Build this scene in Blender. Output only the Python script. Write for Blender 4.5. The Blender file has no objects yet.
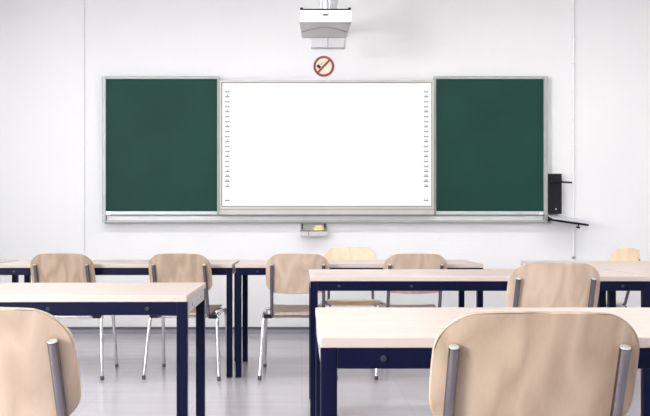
import bpy, bmesh, math, random
from mathutils import Vector, Matrix, Quaternion
R = math.radians
S = bpy.context.scene
COL = S.collection
FPX, PX, PY, HC = 740.0, 302.0, 225.0, 1.006      # lens in pixels, principal point, camera height
WALL = 6.86                                       # distance to the front wall


def wx(px, d): return (px - PX) * d / FPX
def wz(py, d): return HC - (py - PY) * d / FPX


# ------------------------------------------------------------------ materials
def new_mat(name):
    m = bpy.data.materials.new(name)
    m.use_nodes = True
    nt = m.node_tree
    return m, nt, nt.nodes['Principled BSDF']


def plain(name, col, rough=.5, metal=0., coat=0., var=.04, scale=8., bump=0., spec=.5):
    """a painted / moulded surface with a little procedural variation"""
    m, nt, b = new_mat(name)
    N, L = nt.nodes, nt.links
    tc = N.new('ShaderNodeTexCoord')
    no = N.new('ShaderNodeTexNoise'); no.inputs['Scale'].default_value = scale; no.inputs['Detail'].default_value = 4
    L.new(tc.outputs['Object'], no.inputs['Vector'])
    rp = N.new('ShaderNodeValToRGB')
    c0 = [max(0, c * (1 - var)) for c in col]; c1 = [min(1, c * (1 + var)) for c in col]
    rp.color_ramp.elements[0].color = (*c0, 1); rp.color_ramp.elements[0].position = .3
    rp.color_ramp.elements[1].color = (*c1, 1); rp.color_ramp.elements[1].position = .7
    L.new(no.outputs['Fac'], rp.inputs['Fac']); L.new(rp.outputs['Color'], b.inputs['Base Color'])
    b.inputs['Roughness'].default_value = rough; b.inputs['Metallic'].default_value = metal
    b.inputs['Coat Weight'].default_value = coat; b.inputs['Specular IOR Level'].default_value = spec
    if bump:
        bp = N.new('ShaderNodeBump'); bp.inputs['Strength'].default_value = bump; bp.inputs['Distance'].default_value = .002
        n2 = N.new('ShaderNodeTexNoise'); n2.inputs['Scale'].default_value = 180
        L.new(tc.outputs['Object'], n2.inputs['Vector']); L.new(n2.outputs['Fac'], bp.inputs['Height'])
        L.new(bp.outputs['Normal'], b.inputs['Normal'])
    return m


def wood(name, light, dark, axis='Z', rough=.4, contrast=1., stretch=.09, scale=5.5):
    """beech veneer: long wavy cathedral figure and fine pores"""
    m, nt, b = new_mat(name)
    N, L = nt.nodes, nt.links
    tc = N.new('ShaderNodeTexCoord'); oi = N.new('ShaderNodeObjectInfo')
    off = N.new('ShaderNodeVectorMath'); off.operation = 'SCALE'
    off.inputs[0].default_value = (7.3, 3.1, 5.7); L.new(oi.outputs['Random'], off.inputs['Scale'])
    ad = N.new('ShaderNodeVectorMath'); ad.operation = 'ADD'
    L.new(tc.outputs['Object'], ad.inputs[0]); L.new(off.outputs[0], ad.inputs[1])
    mp = N.new('ShaderNodeMapping')
    sc = {'Z': (1, 1, stretch), 'X': (stretch, 1, 1), 'Y': (1, stretch, 1)}[axis]
    mp.inputs['Scale'].default_value = sc
    L.new(ad.outputs[0], mp.inputs['Vector'])
    n1 = N.new('ShaderNodeTexNoise'); n1.inputs['Scale'].default_value = scale; n1.inputs['Detail'].default_value = 2
    L.new(mp.outputs[0], n1.inputs['Vector'])
    mu = N.new('ShaderNodeMath'); mu.operation = 'MULTIPLY'; mu.inputs[1].default_value = 13
    L.new(n1.outputs['Fac'], mu.inputs[0])
    fr = N.new('ShaderNodeMath'); fr.operation = 'PINGPONG'; fr.inputs[1].default_value = 1
    L.new(mu.outputs[0], fr.inputs[0])
    n2 = N.new('ShaderNodeTexNoise'); n2.inputs['Scale'].default_value = scale * 22; n2.inputs['Detail'].default_value = 3
    L.new(mp.outputs[0], n2.inputs['Vector'])
    mx = N.new('ShaderNodeMix'); mx.data_type = 'FLOAT'; mx.inputs[0].default_value = .32
    L.new(fr.outputs[0], mx.inputs[2]); L.new(n2.outputs['Fac'], mx.inputs[3])
    rp = N.new('ShaderNodeValToRGB')
    rp.color_ramp.elements[0].position = .5 - .5 / contrast if contrast > 1 else 0
    rp.color_ramp.elements[0].color = (*dark, 1)
    rp.color_ramp.elements[1].position = .8; rp.color_ramp.elements[1].color = (*light, 1)
    L.new(mx.outputs[0], rp.inputs['Fac']); L.new(rp.outputs['Color'], b.inputs['Base Color'])
    b.inputs['Roughness'].default_value = rough
    return m


def wall_mat():
    m, nt, b = new_mat('painted_wall')
    N, L = nt.nodes, nt.links
    tc = N.new('ShaderNodeTexCoord')
    no = N.new('ShaderNodeTexNoise'); no.inputs['Scale'].default_value = 1.3; no.inputs['Detail'].default_value = 6
    L.new(tc.outputs['Object'], no.inputs['Vector'])
    rp = N.new('ShaderNodeValToRGB')
    rp.color_ramp.elements[0].color = (.82, .82, .825, 1); rp.color_ramp.elements[0].position = .3
    rp.color_ramp.elements[1].color = (.84, .84, .842, 1); rp.color_ramp.elements[1].position = .7
    L.new(no.outputs['Fac'], rp.inputs['Fac']); L.new(rp.outputs['Color'], b.inputs['Base Color'])
    b.inputs['Roughness'].default_value = .6; b.inputs['Specular IOR Level'].default_value = .25
    # painted masonry, barely showing through
    mp = N.new('ShaderNodeMapping'); mp.inputs['Rotation'].default_value = (R(90), 0, 0)
    L.new(tc.outputs['Object'], mp.inputs['Vector'])
    br = N.new('ShaderNodeTexBrick'); br.inputs['Scale'].default_value = 1
    br.inputs['Brick Width'].default_value = .25; br.inputs['Row Height'].default_value = .085
    br.inputs['Mortar Size'].default_value = .006; br.inputs['Mortar Smooth'].default_value = 1
    br.inputs['Color1'].default_value = br.inputs['Color2'].default_value = (1, 1, 1, 1)
    br.inputs['Mortar'].default_value = (0, 0, 0, 1)
    L.new(mp.outputs[0], br.inputs['Vector'])
    bp = N.new('ShaderNodeBump'); bp.inputs['Strength'].default_value = .12; bp.inputs['Distance'].default_value = .003
    L.new(br.outputs['Color'], bp.inputs['Height']); L.new(bp.outputs['Normal'], b.inputs['Normal'])
    return m


def floor_mat():
    m, nt, b = new_mat('polished_floor')
    N, L = nt.nodes, nt.links
    tc = N.new('ShaderNodeTexCoord')
    br = N.new('ShaderNodeTexBrick'); br.offset = 0; br.inputs['Scale'].default_value = 1
    br.inputs['Brick Width'].default_value = .6; br.inputs['Row Height'].default_value = .6
    br.inputs['Mortar Size'].default_value = .004
    br.inputs['Color1'].default_value = (.50, .475, .50, 1); br.inputs['Color2'].default_value = (.485, .46, .49, 1)
    br.inputs['Mortar'].default_value = (.46, .435, .465, 1)
    L.new(tc.outputs['Object'], br.inputs['Vector'])
    mp = N.new('ShaderNodeMapping'); mp.inputs['Scale'].default_value = (.5, 4, 1)
    L.new(tc.outputs['Object'], mp.inputs['Vector'])
    no = N.new('ShaderNodeTexNoise'); no.inputs['Scale'].default_value = 3; no.inputs['Detail'].default_value = 5
    L.new(mp.outputs[0], no.inputs['Vector'])
    rp = N.new('ShaderNodeValToRGB')
    rp.color_ramp.elements[0].color = (.94, .94, .945, 1); rp.color_ramp.elements[0].position = .3
    rp.color_ramp.elements[1].color = (1, 1, 1, 1); rp.color_ramp.elements[1].position = .7
    L.new(no.outputs['Fac'], rp.inputs['Fac'])
    mx = N.new('ShaderNodeMix'); mx.data_type = 'RGBA'; mx.blend_type = 'MULTIPLY'; mx.inputs[0].default_value = 1
    L.new(br.outputs['Color'], mx.inputs[6]); L.new(rp.outputs['Color'], mx.inputs[7])
    L.new(mx.outputs[2], b.inputs['Base Color'])
    mr = N.new('ShaderNodeMapRange'); mr.inputs[3].default_value = .12; mr.inputs[4].default_value = .24
    L.new(no.outputs['Fac'], mr.inputs[0]); L.new(mr.outputs[0], b.inputs['Roughness'])
    b.inputs['Specular IOR Level'].default_value = .55
    return m


def lamp_mat(name, col, strength):
    m, nt, b = new_mat(name)
    b.inputs['Base Color'].default_value = (.9, .9, .9, 1)
    b.inputs['Emission Color'].default_value = (*col, 1); b.inputs['Emission Strength'].default_value = strength
    return m


M = dict(
    wall=wall_mat(), floor=floor_mat(),
    back_wall_dark=plain('darkened_back_wall', (.045, .036, .032), .6),  # made-up dark tone for the unseen wall, to darken reflections and bounce
    ceiling=plain('ceiling_paint', (.62, .62, .62), .8),
    skirting=plain('grey_skirting', (.30, .30, .33), .5),
    skirting_shadow=plain('skirting_top_shadow', (.10, .10, .12), .5),  # shade of the skirting's top edge, put into a colour
    table_wood=wood('pale_beech_laminate', (.60, .505, .455), (.56, .465, .415), 'X', .42),
    chair_wood=wood('beech_plywood', (.51, .385, .28), (.36, .26, .18), 'Z', .42, 1.1),
    chair_pale=wood('pale_beech_plywood', (.63, .49, .375), (.49, .365, .27), 'Z', .42, 1.1),
    chair_honey=wood('honey_beech_plywood', (.78, .60, .41), (.68, .51, .335), 'Z', .42, 1.1),
    navy=plain('navy_enamel', (.0035, .005, .026), .4, 0, .0, .05, spec=.13),
    chrome=plain('chromed_tube', (.72, .71, .73), .16, 1., 0, .02),
    post_steel=plain('dark_polished_steel', (.22, .205, .225), .15, 1., 0, .02),
    chrome_dark=plain('chromed_bolt', (.45, .46, .5), .3, 1., 0, .02),
    rubber=plain('grey_rubber', (.10, .10, .105), .6),
    bolt_navy=plain('navy_bolt', (.03, .033, .06), .3, .3, 0, .02),
    rail_grey=plain('light_grey_enamel', (.50, .48, .49), .4, 0, 0, .03),
    black=plain('black_plastic', (.008, .008, .010), .5, spec=.25),
    alu=plain('anodised_aluminium', (.40, .41, .40), .45, .4, 0, .03),
    alu_warm=plain('warm_aluminium', (.56, .55, .52), .45, .3, 0, .03),
    alu_light=plain('light_aluminium', (.66, .655, .665), .45, .2, 0, .03),
    alu_pale=plain('pale_aluminium', (.56, .61, .59), .42, .3, 0, .03),
    alu_dark=plain('grey_seal', (.26, .26, .25), .6),
    green=plain('green_chalk_enamel', (.0085, .050, .037), .6, 0, 0, .14, 1.6, spec=.2),
    white_board=plain('white_enamel', (.93, .93, .925), .35, 0, 0, .005),
    icon=plain('grey_print', (.13, .14, .15), .6),
    icon_pale=plain('pale_grey_print', (.50, .52, .54), .6),
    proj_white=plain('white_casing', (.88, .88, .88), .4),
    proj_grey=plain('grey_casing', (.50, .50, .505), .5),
    proj_line=plain('dark_grey_casing', (.30, .30, .31), .5),
    bracket=plain('bracket_white', (.70, .70, .71), .45),
    sign_red=plain('sign_red', (.27, .055, .04), .5),
    sign_cream=plain('sign_cream', (.92, .76, .65), .5),
    sign_black=plain('sign_black', (.01, .01, .01), .5),
    conduit=plain('white_conduit', (.84, .84, .85), .5),
    tray_grey=plain('tray_grey', (.60, .58, .575), .5),
    tray_brown=plain('tray_rim', (.06, .045, .045), .5),
    sponge=plain('yellow_sponge', (.86, .70, .36), .9, 0, 0, .2, 60, .6),
    shelf_top=plain('light_grey_laminate', (.66, .66, .70), .4),
    frame_white=plain('window_frame_white', (.8, .8, .8), .4),
    lamp=lamp_mat('luminaire_diffuser', (1.0, .99, .975), 7.6),
)


# ------------------------------------------------------------------ mesh helpers
def fillet(pts, r, k=6):
    pts = [Vector(p) for p in pts]
    out = [pts[0]]
    for a, b, c in zip(pts, pts[1:], pts[2:]):
        u, v = (a - b), (c - b)
        q = min(r, u.length * .48, v.length * .48)
        p0, p2 = b + u.normalized() * q, b + v.normalized() * q
        for i in range(k + 1):
            t = i / k
            out.append((1 - t) ** 2 * p0 + 2 * t * (1 - t) * b + t * t * p2)
    out.append(pts[-1])
    return out


class MB:
    def __init__(s): s.bm = bmesh.new()

    def box(s, x0, x1, y0, y1, z0, z1, bev=0., seg=2, rot=None, about=None):
        t = bmesh.new()
        bmesh.ops.create_cube(t, size=1)
        bmesh.ops.scale(t, vec=(x1 - x0, y1 - y0, z1 - z0), verts=t.verts)
        if bev: bmesh.ops.bevel(t, geom=list(t.edges), offset=bev, segments=seg, affect='EDGES', profile=.5)
        bmesh.ops.translate(t, vec=((x0 + x1) / 2, (y0 + y1) / 2, (z0 + z1) / 2), verts=t.verts)
        if rot is not None:
            bmesh.ops.rotate(t, cent=about or ((x0 + x1) / 2, (y0 + y1) / 2, (z0 + z1) / 2), matrix=rot, verts=t.verts)
        s._merge(t); return s

    def tube(s, pts, r, n=12, flat=1., smooth=True):
        pts = [Vector(p) for p in pts]
        rings, up = [], None
        for i, p in enumerate(pts):
            d = (pts[min(i + 1, len(pts) - 1)] - pts[max(i - 1, 0)]).normalized()
            if up is None:
                up = Vector((1, 0, 0)) if abs(d.x) < .9 else Vector((0, 0, 1))
            up = (up - d * up.dot(d)).normalized()
            w = d.cross(up)
            rings.append([s.bm.verts.new(p + up * (r * math.cos(a)) + w * (r * flat * math.sin(a)))
                          for a in (2 * math.pi * k / n for k in range(n))])
        for A, B in zip(rings, rings[1:]):
            for k in range(n):
                f = s.bm.faces.new((A[k], A[(k + 1) % n], B[(k + 1) % n], B[k])); f.smooth = smooth
        for f in (s.bm.faces.new(list(reversed(rings[0]))), s.bm.faces.new(rings[-1])):
            for e in f.edges: e.smooth = False
        return s

    def disc(s, c, axis, r, h, n=24, bev=0.):
        """short round post standing on c along axis"""
        t = bmesh.new()
        bmesh.ops.create_cone(t, cap_ends=True, segments=n, radius1=r, radius2=r, depth=h)
        if bev:
            ed = [e for e in t.edges if abs(e.verts[0].co.z - e.verts[1].co.z) < 1e-6]
            bmesh.ops.bevel(t, geom=ed, offset=bev, segments=2, affect='EDGES', profile=.5)
        bmesh.ops.translate(t, vec=(0, 0, h / 2), verts=t.verts)
        q = Vector((0, 0, 1)).rotation_difference(Vector(axis))
        bmesh.ops.transform(t, matrix=Matrix.Translation(c) @ q.to_matrix().to_4x4(), verts=t.verts)
        for f in t.faces: f.smooth = len(f.verts) == 4
        s._merge(t); return s

    def ring(s, c, r0, r1, y0, y1, n=48):
        """flat ring in the xz plane"""
        V = []
        for k in range(n):
            a = 2 * math.pi * k / n
            V.append([s.bm.verts.new((c[0] + r * math.cos(a), y, c[2] + r * math.sin(a))) for r, y in ((r0, y0), (r1, y0), (r1, y1), (r0, y1))])
        for k in range(n):
            A, B = V[k], V[(k + 1) % n]
            for j in range(4):
                s.bm.faces.new((A[j], A[(j + 1) % 4], B[(j + 1) % 4], B[j]))
        return s

    def sheet(s, rows, thick_dir):
        """rows: grid of points; a second layer is offset by thick_dir(point) and the rim closed"""
        A = [[s.bm.verts.new(p) for p in r] for r in rows]
        B = [[s.bm.verts.new(Vector(p) + thick_dir(p)) for p in r] for r in rows]
        h, w = len(A), len(A[0])
        for i in range(h - 1):
            for j in range(w - 1):
                f = s.bm.faces.new((A[i][j], A[i][j + 1], A[i + 1][j + 1], A[i + 1][j])); f.smooth = True
                f = s.bm.faces.new((B[i][j], B[i + 1][j], B[i + 1][j + 1], B[i][j + 1])); f.smooth = True
        loop = [(0, j) for j in range(w)] + [(i, w - 1) for i in range(1, h)] + \
               [(h - 1, j) for j in range(w - 2, -1, -1)] + [(i, 0) for i in range(h - 2, 0, -1)]
        rim = []
        for (a, b), (c, d) in zip(loop, loop[1:] + loop[:1]):
            f = s.bm.faces.new((A[a][b], B[a][b], B[c][d], A[c][d])); f.smooth = False
            rim += [e for e in f.edges if {e.verts[0], e.verts[1]} in ({A[a][b], A[c][d]}, {B[a][b], B[c][d]})]
        bmesh.ops.recalc_face_normals(s.bm, faces=s.bm.faces)
        bmesh.ops.bevel(s.bm, geom=list(set(rim)), offset=.0015, segments=1, affect='EDGES', profile=.5)
        return s

    def _merge(s, t):
        me = bpy.data.meshes.new('tmp'); t.to_mesh(me); t.free()
        s.bm.from_mesh(me); bpy.data.meshes.remove(me)

    def build(s, name, mat, parent=None, **props):
        me = bpy.data.meshes.new(name)
        bmesh.ops.recalc_face_normals(s.bm, faces=s.bm.faces)
        s.bm.to_mesh(me); s.bm.free()
        me.materials.append(mat)
        o = bpy.data.objects.new(name, me); COL.objects.link(o)
        o.parent = parent
        for k, v in props.items(): o[k] = v
        return o


def thing(name, label, cat, loc=(0, 0, 0), rz=0., group=None):
    o = bpy.data.objects.new(name, None); COL.objects.link(o)
    o.empty_display_size = .1
    o.location = loc; o.rotation_euler = (0, 0, rz)
    o['label'] = label; o['category'] = cat
    if group: o['group'] = group
    return o


def kids(o): return [c for c in bpy.data.objects if c.parent == o]


def copy_tree(o, parent=None, mats=None):
    c = o.copy(); COL.objects.link(c); c.parent = parent
    for ch in kids(o): copy_tree(ch, c)
    return c


def structure(mb, name, mat): return mb.build(name, mat, None, kind='structure')


# ------------------------------------------------------------------ room shell
XL, XR, YB, ZC = -4.0, 4.15, -2.9, 3.2
structure(MB().box(XL - .2, XR + .2, YB - .2, WALL + .2, -.15, 0), 'floor', M['floor'])
structure(MB().box(XL - .2, XR + .2, YB - .2, WALL + .2, ZC, ZC + .15), 'ceiling', M['ceiling'])
structure(MB().box(XL - .2, XR + .2, WALL, WALL + .2, 0, ZC), 'wall_front', M['wall'])
structure(MB().box(XL - .2, XR + .2, YB - .2, YB, 0, ZC), 'wall_back', M['back_wall_dark'])  # unseen; coloured dark so chair posts and table fronts reflect less light
structure(MB().box(XR, XR + .2, YB, WALL, 0, ZC), 'wall_right', M['wall'])
WIN = [(-2.3, -.3), (.4, 2.4), (3.1, 5.1)]
WZ0, WZ1 = .95, 2.75
w = MB().box(XL - .2, XL, YB, WALL, 0, WZ0).box(XL - .2, XL, YB, WALL, WZ1, ZC)
ys = [YB] + [v for p in WIN for v in p] + [WALL]
for a, b in zip(ys[::2], ys[1::2]): w.box(XL - .2, XL, a, b, WZ0, WZ1)
structure(w, 'wall_left', M['wall'])
for i, (a, b) in enumerate(WIN):
    f = MB()
    f.box(XL - .14, XL - .07, a, b, WZ0, WZ0 + .07, .004).box(XL - .14, XL - .07, a, b, WZ1 - .07, WZ1, .004)
    f.box(XL - .14, XL - .07, a, a + .07, WZ0 + .07, WZ1 - .07).box(XL - .14, XL - .07, b - .07, b, WZ0 + .07, WZ1 - .07)
    f.box(XL - .14, XL - .07, (a + b) / 2 - .04, (a + b) / 2 + .04, WZ0 + .07, WZ1 - .07)
    structure(f, 'window_%d' % (i + 1), M['frame_white'])
SK = .056
structure(MB().box(XL, XR, WALL - .014, WALL - .0005, .0005, SK - .016, .001), 'baseboard_front', M['skirting'])
structure(MB().box(XL, XR, WALL - .018, WALL - .0005, SK - .016, SK + .006, .002), 'baseboard_shadow_1', M['skirting_shadow'])  # added dark strip, painted as the shadow along the skirting's top edge

# ceiling luminaires (above the frame, they light the room)
lum = None
LUMS = [(x, y) for y in (1.75, 4.8) for x in (-2.2, 0, 2.2)]
LNAME = {(x, y): '%s %s' % (u, v) for y, u in ((1.75, 'rear'), (4.8, 'front')) for x, v in ((-2.2, 'left'), (0, 'centre'), (2.2, 'right'))}
for x, y in LUMS:
    lab = 'long white ceiling light, the %s one of the six above the classroom' % LNAME[(x, y)]
    if lum is None:
        lum = thing('ceiling_light', lab, 'ceiling light', (x, y, ZC), 0, 'ceiling lights')
        MB().box(-.75, .75, -.16, .16, -.07, -.001, .008).build('housing', M['frame_white'], lum)
        MB().box(-.72, .72, -.13, .13, -.078, -.0705, .002).build('diffuser', M['lamp'], lum)
    else:
        o = copy_tree(lum); o.location = (x, y, ZC); o['label'] = lab


# ------------------------------------------------------------------ tables
def make_table(label, x0, x1, d0, depth, rz=0., thick=.025, group='classroom tables', name='classroom_table', leg=.038, cat='table', bolts=True, apron=.048):
    """x0,x1: left and right end of the top; d0: its front edge"""
    W = x1 - x0
    t = thing(name, label, cat, (x0, d0, 0), rz, group)
    H, zt = .75, .75 - thick
    MB().box(0, W, 0, depth, zt, H, .003, 2).build('tabletop', M['table_wood'], t)
    zr = zt - apron
    e = .0008
    front = MB().box(leg + e, W - leg - e, .002, .03, zr, zt - .0003, .002).build('rail', M['navy'], t)
    back = MB().box(leg + e, W - leg - e, depth - .03, depth - .002, zr, zt - .0003, .002).build('rail', M['navy'], t)
    for xa in (.002, W - .03):
        sr = MB().box(xa, xa + .028, leg + e, depth - leg - e, zr, zt - .0003, .002).build('side_rail', M['rail_grey'], t)
        sgn = -1 if xa < .01 else 1
        for by in (.16, depth - .16):
            if bolts: MB().disc((xa + .014 + sgn * .0142, by, zr + apron * .5), (sgn, 0, 0), .0075, .0008, 16).build('bolt', M['bolt_navy'], sr)
    for xa in (.001, W - leg - .001):
        for ya in (.001, depth - leg - .001):
            l = MB().box(xa, xa + leg, ya, ya + leg, .008, zt - .0003, .003, 2).build('leg', M['navy'], t)
            MB().box(xa + .002, xa + leg - .002, ya + .002, ya + leg - .002, .0005, .0075, .001).build('foot_cap', M['rubber'], l)
    if bolts:
        for bx in (.145, .505, W - .505, W - .145):
            MB().disc((bx, .0018, zr + apron * .5), (0, -1, 0), .0075, .004, 16, .0015).build('bolt', M['bolt_navy'], front)
    return t


make_table('pale wood table with navy frame in the far row, left of the far pair',
           -2.035, -.457, 4.852, .60)
make_table('pale wood table in the far row at the left edge, its dark leg just showing',
           -3.70, -2.085, 4.852, .60)
make_table('pale wood navy framed table in the far row, yellowish chair behind it',
           -.437, 1.19, 4.852, .60)
make_table('pale wood table at left, its navy right legs seen in full, nearest chair before it',
           -2.07, -.419, 2.671, .60, R(1.0))
make_table('pale wood table in the middle row on the right, single chair at its right half',
           .04, 1.745, 3.69, .59)
make_table('nearest pale wood table, in the right foreground with the large chair pushed against it',
           .0415, 1.74, 1.69, .61)
make_table('pale table cut by the right frame edge, end to end with the middle row table',
           1.762, 3.4, 3.69, .59)
make_table('deep pale table at far right, pushed against the back of the middle row table',
           1.56, 2.86, 4.29, .99, name='side_table', bolts=False)


# ------------------------------------------------------------------ chairs
def back_y(z): return -.232 - .345 * (z - .59)
SAG = .50


def make_chair(label, matname, group):
    t = thing('school_chair', label, 'chair', (0, 0, 0), 0, group)
    m = M[matname]
    # backrest: rounded plywood panel, bowed around the sitter and leaning back
    z0, z1, rt, rb = .570, .8385, .078, .066
    rows = []
    n, k = 26, 26
    for i in range(n + 1):
        v = .5 - .5 * math.cos(math.pi * i / n)
        z = z0 + (z1 - z0) * v
        Wd = .2095 - .010 * (v - .42) ** 2 / .34
        dt, db = z1 - z, z - z0
        if dt < rt: Wd += -rt + math.sqrt(max(0, rt * rt - (rt - dt) ** 2))
        if db < rb: Wd += -rb + math.sqrt(max(0, rb * rb - (rb - db) ** 2))
        row = []
        for j in range(k + 1):
            x = Wd * math.sin(math.pi * (j / k - .5))
            zz = z - (.010 * (x / .2) ** 2 * max(0, v - .5) * 2) + (.008 * (x / .2) ** 2 * max(0, .5 - v) * 2)
            row.append(Vector((x, back_y(zz) + SAG * x * x, zz)))
        rows.append(row)
    MB().sheet(rows, lambda p: Vector((0, -.011, -.002))).build('backrest', m, t)
    # seat: slopes to the rear, rolls over at the front
    rows = []
    for i in range(n + 1):
        v = .5 - .5 * math.cos(math.pi * i / n)
        y = -.19 + .40 * v
        Wd = .178 + .024 * v
        dr, df = y + .19, .21 - y
        for q, r in ((dr, .06), (df, .07)):
            if q < r: Wd += -r + math.sqrt(max(0, r * r - (r - q) ** 2))
        row = []
        for j in range(k + 1):
            x = Wd * math.sin(math.pi * (j / k - .5))
            z = .428 + .034 * v + .03 * max(0, .18 - v) ** 2 / .0324 * .35 - .022 * max(0, v - .78) ** 2 / .0484 + .10 * x * x
            row.append(Vector((x, y, z)))
        rows.append(row)
    MB().sheet(rows, lambda p: Vector((0, 0, -.012))).build('seat', m, t)
    for s in (-1, 1):
        # bent tube side frame: two legs and the bridge between them
        fr = MB().tube(fillet([(s * .252, -.235, .012), (s * .226, -.165, .425), (s * .226, .135, .435), (s * .238, .205, .012)], .055, 7), .0115, 14)
        fr = fr.build('side_frame', M['chrome'], t)
        for fx, fy, gx, gy in ((.252, -.235, .2512, -.2328), (.238, .205, .2376, .2032)):
            MB().tube([(s * fx, fy, .0006), (s * fx, fy, .010), (s * gx, gy, .026)], .0128, 14).build('rubber_foot', M['rubber'], fr)
        # back post, outside the plywood
        def pp(z, x): return (s * x, back_y(z) + SAG * x * x - .0115 - .0125, z)
        post = MB().tube(fillet([(s * .170, .02, .412), (s * .172, -.185, .408), pp(.50, .172), pp(.62, .171), pp(.70, .170), pp(.762, .169)], .045, 6), .0112, 16)
        post = post.build('back_post', M['post_steel'], t)
        a = Vector(pp(.762, .169)); b = Vector(pp(.70, .170)); dd = (a - b).normalized()
        MB().disc(a + dd * .0003, dd, .0104, .003, 18, .001).build('end_cap', M['alu_pale'], post)
        # moulded joint between post and side frame
        MB().box(s * .199 - .030, s * .199 + .030, -.178, -.140, .398, .424, .007, 3).build('joint', M['black'], t)
        for zr_ in (.645, .725):
            p = Vector((s * .1695, back_y(zr_) + SAG * .1695 ** 2 + .0002, zr_))
            MB().disc(p, (0, .97, .2), .008, .003, 14, .001).build('rivet', M['chrome_dark'], t)
    MB().tube([(-.224, -.13, .405), (.224, -.13, .405)], .010, 12).build('cross_tube', M['chrome'], t)
    MB().tube([(-.224, .11, .430), (.224, .11, .430)], .010, 12).build('cross_tube', M['chrome'], t)
    return t


protos = {}


def place_chair(label, matname, x, d, yaw, group, size=1.):
    if matname not in protos:
        o = protos[matname] = make_chair(label, matname, group)
    else:
        o = copy_tree(protos[matname])
        o['label'] = label; o['group'] = group
    o.location = (x, d, 0); o.rotation_euler = (0, 0, yaw)
    o.scale = (size, size, size)
    return o


FAR = 'chairs at the far row of tables'
place_chair('beech plywood school chair, leftmost of the four at the far row of tables', 'chair_wood', -1.545, 5.035, R(0), FAR, .984)
place_chair('beech plywood school chair at the far left table, behind the corner of the left table', 'chair_wood', -.765, 5.035, R(-5), FAR, .984)
place_chair('beech school chair in the far row, cut by the left leg of the middle table', 'chair_pale', -.028, 5.035, R(0), FAR, .984)
place_chair('beech school chair whose backrest stands right of the yellowish chair behind the middle table', 'chair_pale', .730, 5.035, R(0), FAR, .984)
NEAR = 'chairs in the middle and front rows'
place_chair('beech school chair at the right half of the middle row table', 'chair_pale', 1.152, 3.64, R(-1), NEAR)
place_chair('largest beech school chair, right foreground, grained backrest between two chrome posts', 'chair_wood', .477, 1.77, R(-1), NEAR)
place_chair('beech school chair cut off by the left frame edge, in the near left corner', 'chair_pale', -.694, 1.84, R(1), NEAR)
BEH = 'yellowish chairs facing the class'
place_chair('yellowish wooden chair facing the class behind the far table, below the sponge tray', 'chair_honey', .378, 5.535, R(180), BEH, .992)
place_chair('yellowish wooden chair turned sideways behind the deep table at far right', 'chair_honey', 2.155, 5.56, R(95), BEH, .992)

# ------------------------------------------------------------------ board on the front wall
D = WALL - .07


def panel_frame(mb, xa, xb, za, zb, wl, wr, wt, wb, y0, y1, bev=.003):
    mb.box(xa, xa + wl, y0, y1, za, zb, bev).box(xb - wr, xb, y0, y1, za, zb, bev)
    mb.box(xa + wl, xb - wr, y0, y1, zb - wt, zb, bev).box(xa + wl, xb - wr, y0, y1, za, za + wb, bev)
    return mb


px = 1 / (FPX / D)
for side, (a, b), lab in (('left', (102.3, 219.3), 'green chalkboard wing on the left of the whiteboard'),
                          ('right', (434.0, 547.3), 'green chalkboard wing on the right of the whiteboard')):
    xa, xb, za, zb = wx(a, D), wx(b, D), wz(215.2, D), wz(76.3, D)
    t = thing('chalkboard', lab, 'chalkboard', ((xa + xb) / 2, WALL, za), 0, 'chalkboard wings')
    cx, W, H = (xa + xb) / 2, (xb - xa) / 2, zb - za
    outer, inner = 3.9 * px, 2.0 * px
    wl, wr = (outer, inner) if side == 'left' else (inner, outer)
    fr = MB()
    panel_frame(fr, -W, W, 0, H, wl, wr, 3.0 * px, 4.0 * px, -.085, -.030, .003)
    fr.build('frame', M['alu'], t)
    MB().box(-W + wl + .001, W - wr - .001, -.070, -.035, 4.0 * px + .001, H - 3.0 * px - .001).build('writing_surface', M['green'], t)
    MB().box(-W + wl, W - wr, -.096, -.0855, .004, 4.0 * px - .002, .003).build('chalk_ledge', M['alu_pale'], t)
    MB().box(-W + .08, -W + .16, -.0295, -.0005, .2, H - .2).build('wall_bracket', M['alu_dark'], t)
    MB().box(W - .16, W - .08, -.0295, -.0005, .2, H - .2).build('wall_bracket', M['alu_dark'], t)
    # chrome corner clip seen on the lower left of the ledge
    xs = -W + wl + .01 if side == 'left' else W - wr - .05
    MB().box(xs, xs + .04, -.099, -.0965, .006, 4.0 * px - .004, .001).build('ledge_clip', M['chrome'], t)

D2 = WALL - .105
p2 = D2 / FPX
xa, xb, za, zb = wx(219.6, D2), wx(433.8, D2), wz(215.0, D2), wz(80.3, D2)
t = thing('interactive_whiteboard', 'white projection board with icon columns between two green wings', 'whiteboard', ((xa + xb) / 2, WALL, za))
W, H = (xb - xa) / 2, zb - za
f = panel_frame(MB(), -W, W, 0, H, 2.0 * p2, 2.0 * p2, 2.2 * p2, 8.2 * p2, -.118, -.088, .002)
f.build('frame', M['alu_warm'], t)
f = panel_frame(MB(), -W + 2.0 * p2 + .0005, W - 2.0 * p2 - .0005, 8.2 * p2 + .0005, H - 2.2 * p2 - .0005, .5 * p2, .5 * p2, .6 * p2, .9 * p2, -.113, -.090, 0)
f.build('seal', M['alu_dark'], t)
MB().box(-W + 2.5 * p2 + .001, W - 2.5 * p2 - .001, -.108, -.092, 9.1 * p2 + .001, H - 2.8 * p2 - .001).build('writing_surface', M['white_board'], t)
MB().box(-W, W, -.1195, -.1183, 5.2 * p2, 5.9 * p2).build('frame_groove', M['alu_dark'], t)
MB().box(-W, W, -.1195, -.1183, -.3 * p2, .6 * p2).build('frame_groove', M['alu_dark'], t)
MB().box(-.8, -.7, -.0875, -.0005, .2, H - .2).build('wall_bracket', M['alu_dark'], t)
MB().box(.7, .8, -.0875, -.0005, .2, H - .2).build('wall_bracket', M['alu_dark'], t)
X0 = (xa + xb) / 2
yy = -.1088
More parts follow.
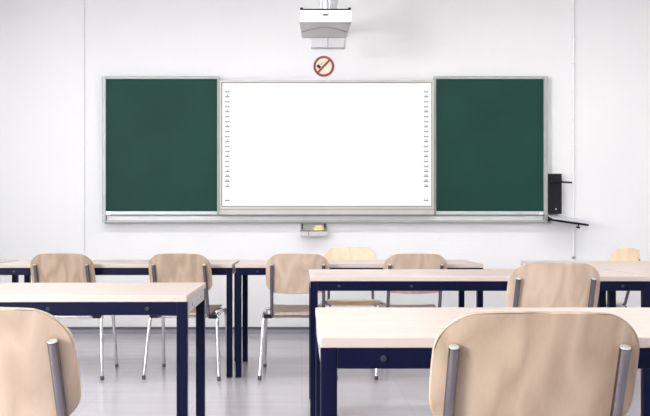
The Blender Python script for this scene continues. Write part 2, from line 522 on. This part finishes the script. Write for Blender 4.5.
for cxp in (227.4, 426.0):
    dk, lt = MB(), MB()
    cx = wx(cxp, D2) - X0
    rowsy = [92 + 4.98 * i for i in range(20)] + [200.5]
    for i, py in enumerate(rowsy):
        z = wz(py, D2) - za
        hw = 2.3 * p2
        dk.box(cx - hw, cx + hw, yy, yy + .0006, z - .5 * p2, z + .45 * p2)
        lt.box(cx - hw * .8, cx - hw * .55, yy, yy + .0006, z + .35 * p2, z + 2.4 * p2)
        lt.box(cx + hw * .55, cx + hw * .8, yy, yy + .0006, z + .35 * p2, z + 2.4 * p2)
        lt.box(cx - hw * .55, cx + hw * .55, yy, yy + .0006, z + 2.0 * p2, z + 2.4 * p2)
        if i % 3 == 1: dk.box(cx - .35 * p2, cx + .35 * p2, yy, yy + .0006, z + .35 * p2, z + 2.0 * p2)
        if i in (17, 18): dk.box(cx - hw * .7, cx + hw * .7, yy, yy + .0006, z + 1.0 * p2, z + 1.6 * p2)
    c = dk.build('icon_column', M['icon'], t)
    lt.build('icon_outline', M['icon_pale'], c)

# carrier rail under the boards
xa, xb = wx(102.3, D), wx(547.3, D)
t = thing('board_rail', 'long grey aluminium rail under the three boards', 'rail', ((xa + xb) / 2, WALL, wz(222.7, D)))
W = (xb - xa) / 2
zt_ = wz(215.5, D) - wz(222.7, D) - .001
MB().box(-W + .04, W - .04, -.070, -.0005, .022, zt_, .002).build('rail_body', M['alu_light'], t)
MB().box(-W + .036, W - .036, -.088, -.0005, 0, .0215, .004).build('rail_lip', M['alu'], t)
for s in (-1, 1):
    MB().box(min(s * W, s * (W - .035)), max(s * W, s * (W - .035)), -.086, -.0005, -.002, zt_, .004).build('end_plate', M['alu'], t)
    MB().box(min(s * (W - .0355), s * (W - .0395)), max(s * (W - .0355), s * (W - .0395)), -.09, -.0005, .022, zt_ - .002).build('end_gap', M['alu_dark'], t)

# sponge tray hanging under the rail
Dt = WALL - .07
xa, xb = wx(300.5, Dt), wx(326.8, Dt)
zb_ = wz(236.2, Dt)
t = thing('sponge_tray', 'small grey tray hanging under the board rail', 'tray', ((xa + xb) / 2, WALL, zb_))
W = (xb - xa) / 2
hb = wz(223.2, Dt) - zb_
b = MB().box(-W, W, -.010, -.0005, .0, hb - .002, .002)
b.box(-W, W, -.13, -.0105, 0, .006, .001)
b.box(-W, -W + .006, -.1235, -.0105, .0065, .048).box(W - .006, W, -.1235, -.0105, .0065, .048)
b.build('tray_body', M['tray_grey'], t)
f = MB().box(-W, W, -.130, -.124, .0065, .045, .001)
f.build('front_panel', M['tray_grey'], t)
MB().box(-W - .004, W + .004, -.1335, -.1205, .0455, .0525, .001).build('rim', M['tray_brown'], t)
MB().box(-W + .072, -W + .078, -.1315, -.1305, .004, .044).build('panel_seam', M['tray_brown'], t)
for x in (-W + .008, W - .024):
    MB().box(x, x + .014, -.020, -.0105, .062, hb - .004).build('hanger', M['tray_brown'], t)
sx = wx(319, Dt)
rng = random.Random(4)
bm = bmesh.new()
bmesh.ops.create_icosphere(bm, subdivisions=3, radius=1)
for v in bm.verts:
    k = .82 + .3 * rng.random()
    p = v.co
    q = Vector([math.copysign(abs(c) ** .6, c) for c in p])
    v.co = Vector((q.x * .052, q.y * .036, q.z * .040)) * k
s_ = MB(); s_.bm.free(); s_.bm = bm
bmesh.ops.rotate(bm, cent=(0, 0, 0), matrix=Matrix.Rotation(R(-14), 3, 'Y'), verts=bm.verts)
bmesh.ops.translate(bm, vec=(0, 0, .048), verts=bm.verts)
sp = s_.build('sponge', M['sponge'], None, label='crumpled yellow sponge lying in the grey tray under the board rail', category='sponge')
sp.location = (sx, WALL - .072, zb_ + .0075)

# ------------------------------------------------------------------ no smoking sign
Ds = WALL - .004
sxc, szc, r = wx(323.8, Ds), wz(66.3, Ds), 10.4 * Ds / FPX
t = thing('no_smoking_sign', 'round red and cream no smoking sign above the whiteboard', 'sign', (sxc, WALL, szc))
MB().disc((0, -.0005, 0), (0, -1, 0), r * .985, .0035, 48).build('sign_plate', M['sign_cream'], t)
MB().ring((0, 0, 0), r * .775, r, -.0060, -.0042, 56).build('red_ring', M['sign_red'], t)
rot = Matrix.Rotation(R(-47), 3, 'Y')
MB().box(-r * .80, r * .80, -.0068, -.0061, -r * .105, r * .105, 0, 2, rot, (0, 0, 0)).build('slash', M['sign_red'], t)
rot2 = Matrix.Rotation(R(38), 3, 'Y')
cg = MB().box(-r * .20, r * .20, -.0054, -.0042, -r * .14, r * .14, 0, 2, rot2).build('cigarette_butt', M['sign_black'], t)
cg.location = (-r * .48, 0, -r * .02)
sm = MB().tube([(-r * .30, -.0046, r * .12), (-r * .20, -.0046, r * .22), (-r * .22, -.0046, r * .30), (-r * .10, -.0046, r * .36)], r * .028, 6)
sm.build('smoke_line', M['icon'], t)
MB().box(r * .10, r * .44, -.0054, -.0042, -r * .50, -r * .34, 0, 2, rot2).build('cigarette_paper', M['white_board'], t)

# ------------------------------------------------------------------ projector on its wall arm
Dp = 5.48
q = Dp / FPX
pxc = wx(325.6, Dp)
t = thing('projector', 'white projector hanging above the no smoking sign', 'projector', (pxc, Dp, 2.50))
ztop, zfb = wz(9.6, Dp) - 2.50, wz(21, Dp) - 2.50
hw = 25.6 * q
# body: front face upright, underside falls slightly towards the wall
bm = bmesh.new()
dep = .39
zbk = wz(37.2, Dp + dep) - 2.50
prof = [(0, zfb), (0, ztop - .012), (.012, ztop), (dep - .02, ztop + .006), (dep, ztop - .02), (dep, zbk), (.10, zfb - .006)]
L_ = [bm.verts.new((-hw, y, z)) for y, z in prof]; R_ = [bm.verts.new((hw, y, z)) for y, z in prof]
n = len(prof)
for i in range(n): bm.faces.new((L_[i], L_[(i + 1) % n], R_[(i + 1) % n], R_[i]))
bm.faces.new(L_[::-1]); bm.faces.new(R_)
bmesh.ops.recalc_face_normals(bm, faces=bm.faces)
bmesh.ops.bevel(bm, geom=list(bm.edges), offset=.006, segments=2, affect='EDGES', profile=.5)
s_ = MB(); s_.bm.free(); s_.bm = bm
s_.build('casing', M['proj_white'], t)
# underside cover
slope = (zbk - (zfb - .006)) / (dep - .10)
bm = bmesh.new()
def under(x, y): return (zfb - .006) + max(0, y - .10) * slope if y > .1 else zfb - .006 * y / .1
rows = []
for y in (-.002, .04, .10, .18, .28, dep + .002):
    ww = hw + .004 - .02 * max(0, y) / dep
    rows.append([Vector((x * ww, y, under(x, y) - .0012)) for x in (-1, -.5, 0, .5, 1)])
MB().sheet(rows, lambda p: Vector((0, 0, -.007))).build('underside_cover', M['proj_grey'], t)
arc = []
for i in range(25):
    x = -hw * .92 + 2 * hw * .92 * i / 24
    y = .115 + .13 * abs(x / hw) ** 1.6
    arc.append(Vector((x, y, under(x, y) - .0092)))
MB().tube(arc, .005, 8).build('cover_edge', M['proj_line'], t)
MB().box(-hw + .002, hw - .002, .004, .05, ztop + .0005, ztop + .008, .002).build('vent_strip', M['black'], t)
for s in (-1, 1):
    MB().box(s * (hw - .012) - .012, s * (hw - .012) + .012, .003, .04, ztop + .0085, ztop + .018, .004, 3).build('corner_foot', M['black'], t)
bm = bmesh.new()
lg = MB().disc((0, -.0003, 0), (0, -1, 0), .0165, .0015, 28)
for v in lg.bm.verts: v.co.x *= 1.7; v.co.z *= .42
lg = lg.build('front_sensor', M['black'], t); lg.location = (0, -.0005, (ztop + zfb) / 2 + .003)
# arm and wall plate
zarm = wz(34, 6.8)
xarm = wx(328, 6.8)
t = thing('projector_mount', 'pale grey wall arm and plate carrying the projector', 'mount', (xarm, WALL, zarm))
MB().box(-.042, .042, -1.33, -.031, -.028, .042, .006).build('arm', M['bracket'], t)
wp = (wx(344.4, 6.84) - wx(311.2, 6.84)) / 2
zb1, zt1 = wz(48.2, 6.82) - zarm, wz(37.5, 6.82) - zarm
MB().box(-wp, wp, -.030, -.0005, zb1, zt1 + .12, .004).build('wall_plate', M['bracket'], t)
MB().box(-.003, .003, -.032, -.0305, zb1 + .004, zt1 - .004).build('plate_seam', M['proj_line'], t)
MB().box(-wp, wp, -.034, -.0305, zb1, zb1 + .009, .002).build('plate_edge', M['proj_line'], t)
dx = pxc - xarm
dy0 = Dp + .10 - WALL
ztp = (2.50 + ztop) - zarm
for s in (-1, 1):
    MB().box(dx + s * .034 - .006, dx + s * .034 + .006, dy0, dy0 + .05, ztp + .020, -.0285, .002).build('hanger', M['chrome_dark'], t)
MB().tube([(dx, dy0 + .03, ztp + .012), (dx, dy0 + .03, -.0285)], .020, 20).build('pole', M['bracket'], t)
MB().box(dx - .06, dx + .06, dy0 - .02, dy0 + .12, ztp + .0085, ztp + .0195, .003).build('mounting_plate', M['chrome'], t)

# ------------------------------------------------------------------ pipes on the wall
def conduit(label, xp, y_end, r, clip_y, group, end=False):
    Dc = WALL - r - .004
    x = wx(xp, Dc)
    zb = wz(y_end, Dc)
    t = thing('wall_conduit', label, 'conduit', (x, WALL, zb), 0, group)
    MB().tube([(0, -r - .003, 0), (0, -r - .003, ZC - zb - .001)], r, 14).build('pipe', M['conduit'], t)
    for cy in clip_y:
        z = wz(cy, Dc) - zb
        if not .02 < z < ZC - zb - .02: continue
        MB().box(-r * 1.9, r * 1.9, -r * 2 - .006, -.0005, z - .007, z + .007, .002).build('clip', M['conduit'], t)
    if end:
        MB().box(-r * 1.6, r * 1.6, -r * 2.6 - .004, -.0005, -.02, -.0005, .002).build('end_cap', M['alu_dark'], t)


conduit('thin white conduit clipped to the wall left of the boards', 84, 252, .004, [8, 35, 62, 89, 116, 148, 175, 202, 229], 'wall conduits')
conduit('white conduit clipped to the wall right of the boards', 573.6, 256.5, .0085, [8, 36, 63, 90, 118, 145, 172, 201, 229], 'wall conduits', True)

# ------------------------------------------------------------------ device holder right of the board
Dh = WALL - .06
xa, xb, za, zb = wx(547.8, Dh), wx(561, Dh), wz(214, Dh), wz(173.8, Dh)
t = thing('device_holder', 'black wall box with ledge and tilted shelf right of the green board', 'holder', ((xa + xb) / 2, WALL, za))
W, H = (xb - xa) / 2, zb - za
MB().box(-W, W, -.085, -.0005, 0, H, .006, 3).build('wall_box', M['black'], t)
MB().box(-W + .02, W + .085, -.115, -.0855, H - .085, H - .070, .004, 2, Matrix.Rotation(R(4), 3, 'Y')).build('ledge', M['black'], t)
MB().disc((.005, -.0855, .045), (0, -1, 0), .007, .004, 14).build('indicator_lamp', M['alu_pale'], t)
# shelf: thin board sagging to the right, tilted towards the room
sh = MB().box(0, .335, -.235, -.03, 0, .012, .004).build('shelf_board', M['shelf_top'], t)
MB().box(.0, .33, -.232, -.033, -.019, -.0005, .005).build('shelf_underside', M['black'], sh)
MB().disc((.265, -.16, -.0195), (0, 0, -1), .006, .026, 12).build('knob_stem', M['black'], sh)
MB().disc((.265, -.16, -.046), (0, 0, -1), .018, .014, 18, .004).build('knob', M['black'], sh)
sh.location = (-W - .005, 0, -.004)
sh.rotation_euler = (R(11), R(8), 0)
MB().box(-W, W + .06, -.05, -.0005, -.062, -.0255, .004).build('shelf_bracket', M['black'], t)

# ------------------------------------------------------------------ daylight
for i, (a, b) in enumerate(WIN):
    ld = bpy.data.lights.new('daylight', 'AREA'); ld.shape = 'RECTANGLE'
    ld.size, ld.size_y = b - a - .1, WZ1 - WZ0 - .1
    ld.energy = (230, 30, 8)[i]; ld.color = (.98, .985, 1.0)
    o = bpy.data.objects.new('daylight', ld); COL.objects.link(o)
    o.location = (XL - .17, (a + b) / 2, (WZ0 + WZ1) / 2)
    o.rotation_euler = (0, R(-90), 0)
wd = bpy.data.worlds.new('sky'); S.world = wd; wd.use_nodes = True
wd.node_tree.nodes['Background'].inputs[0].default_value = (.85, .93, 1, 1)
wd.node_tree.nodes['Background'].inputs[1].default_value = 1.0

# ------------------------------------------------------------------ camera
cd = bpy.data.cameras.new('camera')
cd.sensor_width = 36; cd.sensor_fit = 'HORIZONTAL'
cd.lens = 36 * FPX / 650
cd.shift_x = (325 - PX) / 650; cd.shift_y = (PY - 208) / 650
cd.clip_start = .05
cam = bpy.data.objects.new('camera', cd); COL.objects.link(cam)
cam.location = (0, 0, HC); cam.rotation_euler = (R(90), 0, 0)
S.camera = cam
S.view_settings.view_transform = 'Standard'; S.view_settings.look = 'None'
S.view_settings.exposure = 1.29; S.view_settings.gamma = 1
S.view_settings.use_curve_mapping = False
try:
    S.cycles.use_denoising = True
    S.cycles.max_bounces = 10; S.cycles.diffuse_bounces = 6
    S.cycles.sample_clamp_indirect = 6
except Exception:
    pass
